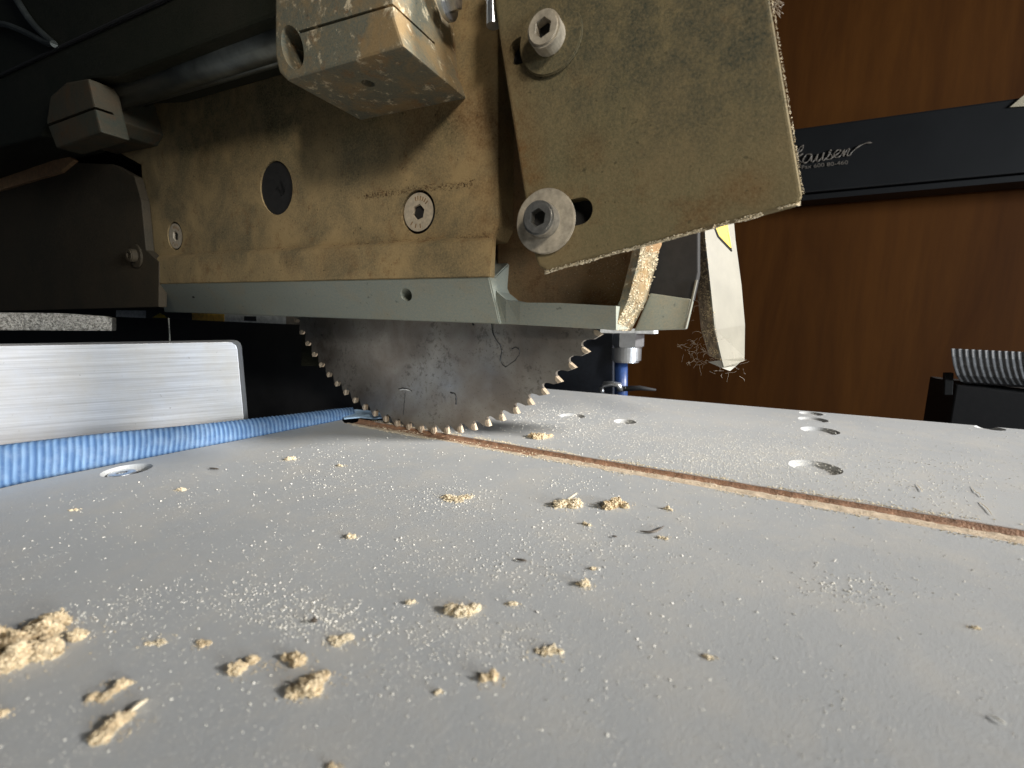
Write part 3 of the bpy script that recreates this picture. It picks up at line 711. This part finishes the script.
def text(txt,x0,y0,x1,y1,hpx,parent,mat):
    cu=bpy.data.curves.new('t','FONT'); cu.body=txt; cu.size=1; cu.extrude=.02; to=bpy.data.objects.new('t',cu); COL.objects.link(to)
    bpy.context.view_layer.update(); dg=bpy.context.evaluated_depsgraph_get(); me=bpy.data.meshes.new_from_object(to.evaluated_get(dg)); bpy.data.objects.remove(to)
    a=WV(x0,y0,508.6); b=WV(x1,y1,508.6); w=max(v.co.x for v in me.vertices); ex=(b-a)/w; ey=WV(x0,y0-hpx,508.6)-a; ey/= .7
    bm=bmesh.new(); bm.from_mesh(me); bpy.data.meshes.remove(me)
    for v in bm.verts: v.co=a+ex*v.co.x+ey*v.co.y+nb*v.co.z*8
    return link('printed_number',bm,mat,parent)
text('- Fax 600 80-460',797,169.5,848,164,3.6,rl,'letter')
# corrugated plastic at right edge, and dark box
cg=thing('corrugated_cover','grey ribbed plastic cover on a dark shelf at the right edge','cover',WV(990,388,250))
bm=bmesh.new(); prev=None
for i in range(241):
    f=i/240; x=951+f*190; rib=math.sin(2*math.pi*x/6.6)
    a=[(x,348.5+f*9),(x+.6,356+f*9),(x+2,365+f*9.5),(x+5,375+f*10),(x+9,381.5+f*11),(x+13,383.2+f*12)]
    a=[(u_[0] if f>.05 else u_[0],u_[1]) for u_ in a]
    dd=[250,247,246,248,254,262]
    ring=[bm.verts.new(WV(u_[0],u_[1],d_-.3*rib)) for u_,d_ in zip(a,dd)]
    ring+=[bm.verts.new(WV(x+16,384+f*12,300)),bm.verts.new(WV(x,349+f*9,300))]
    if prev:
        n=len(ring)
        for k in range(n): bm.faces.new((prev[k],prev[(k+1)%n],ring[(k+1)%n],ring[k]))
    else: bm.faces.new(ring)
    prev=ring
bm.faces.new(prev[::-1]); link('ribbed_shell',bm,'plastic',cg)
sh=thing('dark_shelf','dark box shelf under the grey ribbed cover at the right edge','shelf',WV(1000,440,260))
link('shelf_body',mkprism([WV(x,y,256) for x,y in ((956,385),(985,388),(1030,394),(1150,408),(1150,480),(940,480))],-nb*60,1),plain('dark_shelf_wood',(.010,.008,.007),.8),sh)
link('latch',mkprism([WV(x,y,254) for x,y in ((945,373),(954,373),(953,395),(944,395))],-nb*5,.5),'black',sh)
# ------------------------------------------------------------------ sawdust
def clump(x,y,wpx,label,mat='crumb',hk=.42,dens=1.0,aspect=.55,gs=1.0,dy=0,lr=1,group='sawdust clumps on the table'):
    ax_=(tab(x+wpx/2,y-dy)-tab(x-wpx/2,y+dy)).normalized(); ay_=Vector((-ax_.y,ax_.x,0)); p=tab(x,y); w=(tab(x+wpx/2,y-dy)-p).length; bm=bmesh.new(); gsz=max(.17,min(.36,w*.085))*gs
    sd=U(0,99); nl=max(2,int((2+w*.9)/lr)); lobes=[]
    for i in range(nl):
        f=(i+.5)/nl*2-1
        c=ax_*(f*w*.72+U(-.12,.12)*w)+ay_*U(-.75,.75)*w*aspect; r=w*lr*U(.2,.46)*(1.15-.35*abs(f)); lobes.append((c,r))
    n=int(min(1500,60+130*w*dens))
    def surf(c,r,d):
        k=1+.5*noise.noise((c+d*r)*1.1/max(.6,r*.7)+Vector((sd,0,0)))+.34*noise.noise((c+d*r)*2.6+Vector((0,sd,0)))
        q=d*r*k; return Vector((q.x,q.y*.8,abs(q.z)*hk*1.9))
    if dens>.75:
        for c,r in lobes:
            g=bmesh.ops.create_icosphere(bm,subdivisions=4,radius=1)['verts']
            for v in g:
                d=v.co.normalized(); up=d.z>0; q=surf(c,r*.93,d); 
                v.co=p+c+Vector((q.x,q.y,q.z if up else -.1))
                v.co+=d*.09*noise.noise(v.co*5)*min(1,r)
    for _ in range(n):
        c,r=random.choice(lobes); d=Vector((random.gauss(0,1),random.gauss(0,1),abs(random.gauss(0,1)))).normalized()
        q=surf(c,r*(1 if dens>.75 else U(.3,1.1)),d)
        if dens<=.75: q.z*=U(0,1)
        grain(bm,p+c+q,gsz*U(.4,1.3),.6,1.3)
    for _ in range(int(n*.10)):
        a=U(0,6.28); d=w*U(.7,1.6); grain(bm,p+Vector((math.cos(a)*d,math.sin(a)*d*aspect,.06)),U(.06,.17),.5)
    o=link('sawdust_clump',bm,mat); tag(o,label,'sawdust clump',group); return o
C=clump
C(20,650,104,'largest crumbly heap of tan sawdust at the lower left edge',dens=1.2,hk=.62,aspect=.62,lr=.62)
C(46,628,44,'smaller lump leaning on the right shoulder of the big lower left heap',hk=.6)
C(108,692,46,'upper of the two tan sawdust clumps just right of the big heap',hk=.4,dy=13)
C(116,726,44,'lower of the two tan sawdust clumps just right of the big heap',hk=.4,dy=20)
C(243,670,36,'left clump of the three tan sawdust clumps at the lower centre left',hk=.5,dy=9)
C(291,662,34,'upper clump of the three tan sawdust clumps at the lower centre left',hk=.5)
C(309,686,52,'widest front clump of the three tan sawdust clumps at the lower centre left',hk=.45,dy=9)
C(462,610,36,'pale ridge of sawdust in the middle of the table with a dark shadow','crumbpale',hk=.5)
C(488,682,24,'upright tan sawdust clump below the middle of the table',hk=.8)
C(566,506,34,'left of the two tan sawdust clumps nearest the groove','crumbpale',hk=.5)
C(616,506,30,'right of the two tan sawdust clumps nearest the groove, peaked like a hill','crumb',hk=.55)
C(583,586,17,'small pale crumb with a tiny satellite right of the middle ridge','crumbpale',hk=.8)
C(549,655,34,'loose crumb scatter between the upright clump and the small pale crumb','crumbpale',hk=.35,dens=.7)
C(456,498,32,'thin loose patch of pale sawdust below the saw blade','crumbpale',hk=.3,dens=.7)
C(540,437,26,'tan shavings lying behind the groove beside the blade teeth','crumb',hk=.4,dens=.8)
C(351,537,12,'small round pale crumb left of the middle of the table','crumbpale',hk=.7)
C(411,603,10,'tiny crumb just left of the pale middle ridge','crumbpale',hk=.8)
C(668,510,10,'small crumb right of the peaked clump, above the dark splinter','crumbpale',hk=.7)
C(663,538,12,'little crumb directly below the dark curved splinter','crumbpale',hk=.6)
C(203,645,16,'small tan crumb at the end of a faint dust streak','crumb',hk=.4)
C(157,641,26,'grey brown loose dust patch right of the big heap','crumbpale',hk=.25,dens=.5)
C(-4,716,22,'tan clump cut by the left edge under the big heap',hk=.5)
C(333,768,14,'tan crumb at the very bottom edge of the table',hk=.6)
C(290,460,14,'pale crumb behind the small scatter, nearest the blue belt','crumbpale',hk=.5)
C(340,466,10,'pale crumb right of the one nearest the blue belt','crumbpale',hk=.6)
C(181,490,12,'pale crumb right of the screw hole beside the belt','crumbpale',hk=.5)
C(75,510,9,'lone pale crumb on the left below the belt','crumbpale',hk=.6)
C(587,525,9,'round crumb just under the left clump nearest the groove','crumbpale',hk=.8)
C(594,569,9,'crumb just above the small pale crumb right of the middle','crumbpale',hk=.7)
C(513,605,12,'crumb right of the pale middle ridge','crumbpale',hk=.6)
C(438,693,8,'crumb left of the upright tan clump','crumbpale',hk=.6)
C(340,642,30,'grainy pale patch above the three tan clumps','crumbpale',hk=.18,dens=.8)
C(710,658,12,'greyish crumb alone on the right half of the table','crumbpale',hk=.5)
C(975,628,9,'pale crumb far out on the right of the table','crumbpale',hk=.5)
# splinters
def splinter(px,r,label,mat='splinter',z=.5):
    bm=bmesh.new(); Q=smooth_pts(px,5); P=[tab(x,y,min(z,r*1.2+.05 if z<1 else z)+.25*math.sin(i/len(Q)*3)) for i,(x,y) in enumerate(Q)]
    tube(bm,P,[r*(.25+math.sin(math.pi*(i+.6)/(len(P)+.2))) for i in range(len(P))],6); o=link('splinter',bm,mat); tag(o,label,'splinter')
splinter([(640,531),(650,532),(657,530.5),(664,526)],.28,'dark curved wood splinter on the table right of the peaked clump')
splinter([(516,559),(522,560),(527,561)],.25,'short dark splinter near the centre of the table')
splinter([(612,536),(617,536.5)],.2,'tiny dark splinter left of the curved dark splinter')
splinter([(209,468),(214,468.5),(219,469)],.28,'short dark splinter close to the blue belt')
splinter([(311,621),(314,620),(317,621.5)],.42,'dark speck above the grainy patch left of centre')
splinter([(568,499),(573,496),(577,493)],.25,'pale straight sliver on top of the left clump nearest the groove','crumbpale',2.2)
splinter([(130,712),(140,704),(148,699)],.3,'pale sliver beside the lower of the two tan clumps','crumbpale',.6)
splinter([(990,715),(1000,720),(1006,724)],.12,'white sliver at the lower right of the table','speck')
splinter([(971,486),(976,492),(979,493),(981,497)],.1,'curled grey shaving beyond the groove at the right','crumbpale')
splinter([(979,502),(987,508),(992,515)],.1,'long straight shaving beyond the groove at the right','crumbpale')
splinter([(916,484),(921,489),(922,492)],.1,'short bent shaving beyond the groove','crumbpale')
# fine dust: stuff
bm=bmesh.new()
def put(x,y,s,spread=0):
    if spread: x+=random.gauss(0,spread); y+=random.gauss(0,spread*.35)
    if y<395 or x<-30 or x>1060 or y>800: return
    p=tab(x,y); a=(p-kA).dot(kn); l=(p-kA).dot(kd)
    if -1.0<a<W+.8 and l>-3: return
    if a>=0 and (l<45 or (p-fA).cross(fd).z<0): 
        if l<45: return
    # not beyond the belt line
    if x<370 and y<500-(x)*.2+6 and a<0: return
    if a>W and (p-fA).dot(Vector((-fd.y,fd.x,0)))>-1: return
    grain(bm,p+Z*s*.35,s,U(.3,.7),U(1,1.9))
for k in range(30000):
    x=U(-20,1044); y=395+405*R()**.9
    d=.5+.9*noise.noise(Vector((x*.009,y*.02,2)))+.35*(1-abs(x-470)/500)
    if x>650: d*=.8
    if R()>d*.75: continue
    dep=H*F/(y-HY); sz=(U(.25,.65)*dep/F)*(.7+ 1.5*(R()**9))
    put(x,y,min(sz,.3))
for cx,cy,n,sp,sz in ((456,497,160,26,.2),(570,484,70,22,.22),(530,570,120,40,.18),(320,470,150,45,.22),(320,620,260,32,.17),(250,600,120,30,.16),(440,560,180,70,.16),(560,540,130,40,.15),(470,640,180,50,.14),
    (780,450,900,45,.17),(720,462,1000,40,.17),(650,442,600,45,.2),(820,475,400,60,.17),(900,440,300,70,.17),(560,425,220,30,.25),(600,410,180,40,.25),(545,415,120,18,.3),(850,590,100,30,.18),(830,470,120,40,.2),(940,490,160,50,.2),(70,620,90,25,.14),(150,600,80,30,.14),(690,545,100,50,.15),(960,470,120,50,.2)):
    for k in range(int(n*1.8)): put(cx,cy,sz*U(.5,1.3),sp)
# slivers of dust aligned with the cut
dst=link('sawdust',bm,'speck'); tag(dst,'fine pale dust scattered all over the table','dust',kind='stuff')
# dust lying along groove edge
bm=bmesh.new()
for k in range(7000):
    s=U(20,520)*R()**.5; a=random.choice((-.8-abs(random.gauss(0,.9)),W+.6+abs(random.gauss(0,2.2)),W+.4+abs(random.gauss(0,.8)),U(1,W)))
    z=.12 if (a<0 or a>W) else (-.5 if a<7 else -1.4)
    (noise.noise(Vector((s*.06,a*.2,3)))>-.12) and grain(bm,kA+kd*s+kn*a+Z*z,U(.08,.27),.5,1.6)
tag(link('groove_dust',bm,'crumbpale'),'pale sawdust lining both edges of the saw groove','dust',kind='stuff')
# ------------------------------------------------------------------ light
w=bpy.data.worlds.new('World'); scene.world=w; w.use_nodes=True
w.node_tree.nodes['Background'].inputs[0].default_value=(.62,.78,1,1); w.node_tree.nodes['Background'].inputs[1].default_value=.02
def area(name,loc,tgt,size,sy,power,col):
    l=bpy.data.lights.new(name,'AREA'); l.shape='RECTANGLE'; l.size=size; l.size_y=sy; l.energy=power; l.color=col
    o=bpy.data.objects.new(name,l); COL.objects.link(o); o.location=loc
    o.rotation_euler=(Vector(tgt)-Vector(loc)).to_track_quat('-Z','Y').to_euler(); return o
l=bpy.data.lights.new('window_light','SPOT'); l.energy=575; l.color=(1,.965,.93); l.spot_size=math.radians(18.5); l.spot_blend=1; l.shadow_soft_size=.15
o=bpy.data.objects.new('window_light',l); COL.objects.link(o); o.location=(2.14,-.38,.90); o.rotation_euler=(Vector((-.04,.33,.03))-o.location).to_track_quat('-Z','Y').to_euler()
area('side_fill_light',(1.35,-.84,.24),(-.1,.25,.03),.5,.35,26,(.86,.93,1))  # invented cool fill that brightens the fence and belt
l=bpy.data.lights.new('front_light','SPOT'); l.energy=80; l.color=(1,.94,.84); l.spot_size=math.radians(17); l.spot_blend=1; l.shadow_soft_size=.16
o=bpy.data.objects.new('front_light',l); COL.objects.link(o); o.location=(.42,-1.0,.74); o.rotation_euler=(Vector((.035,.21,.125))-o.location).to_track_quat('-Z','Y').to_euler()
scene.view_settings.view_transform='Standard'; scene.view_settings.look='None'; scene.view_settings.exposure=0; scene.view_settings.gamma=1
scene.render.film_transparent=False
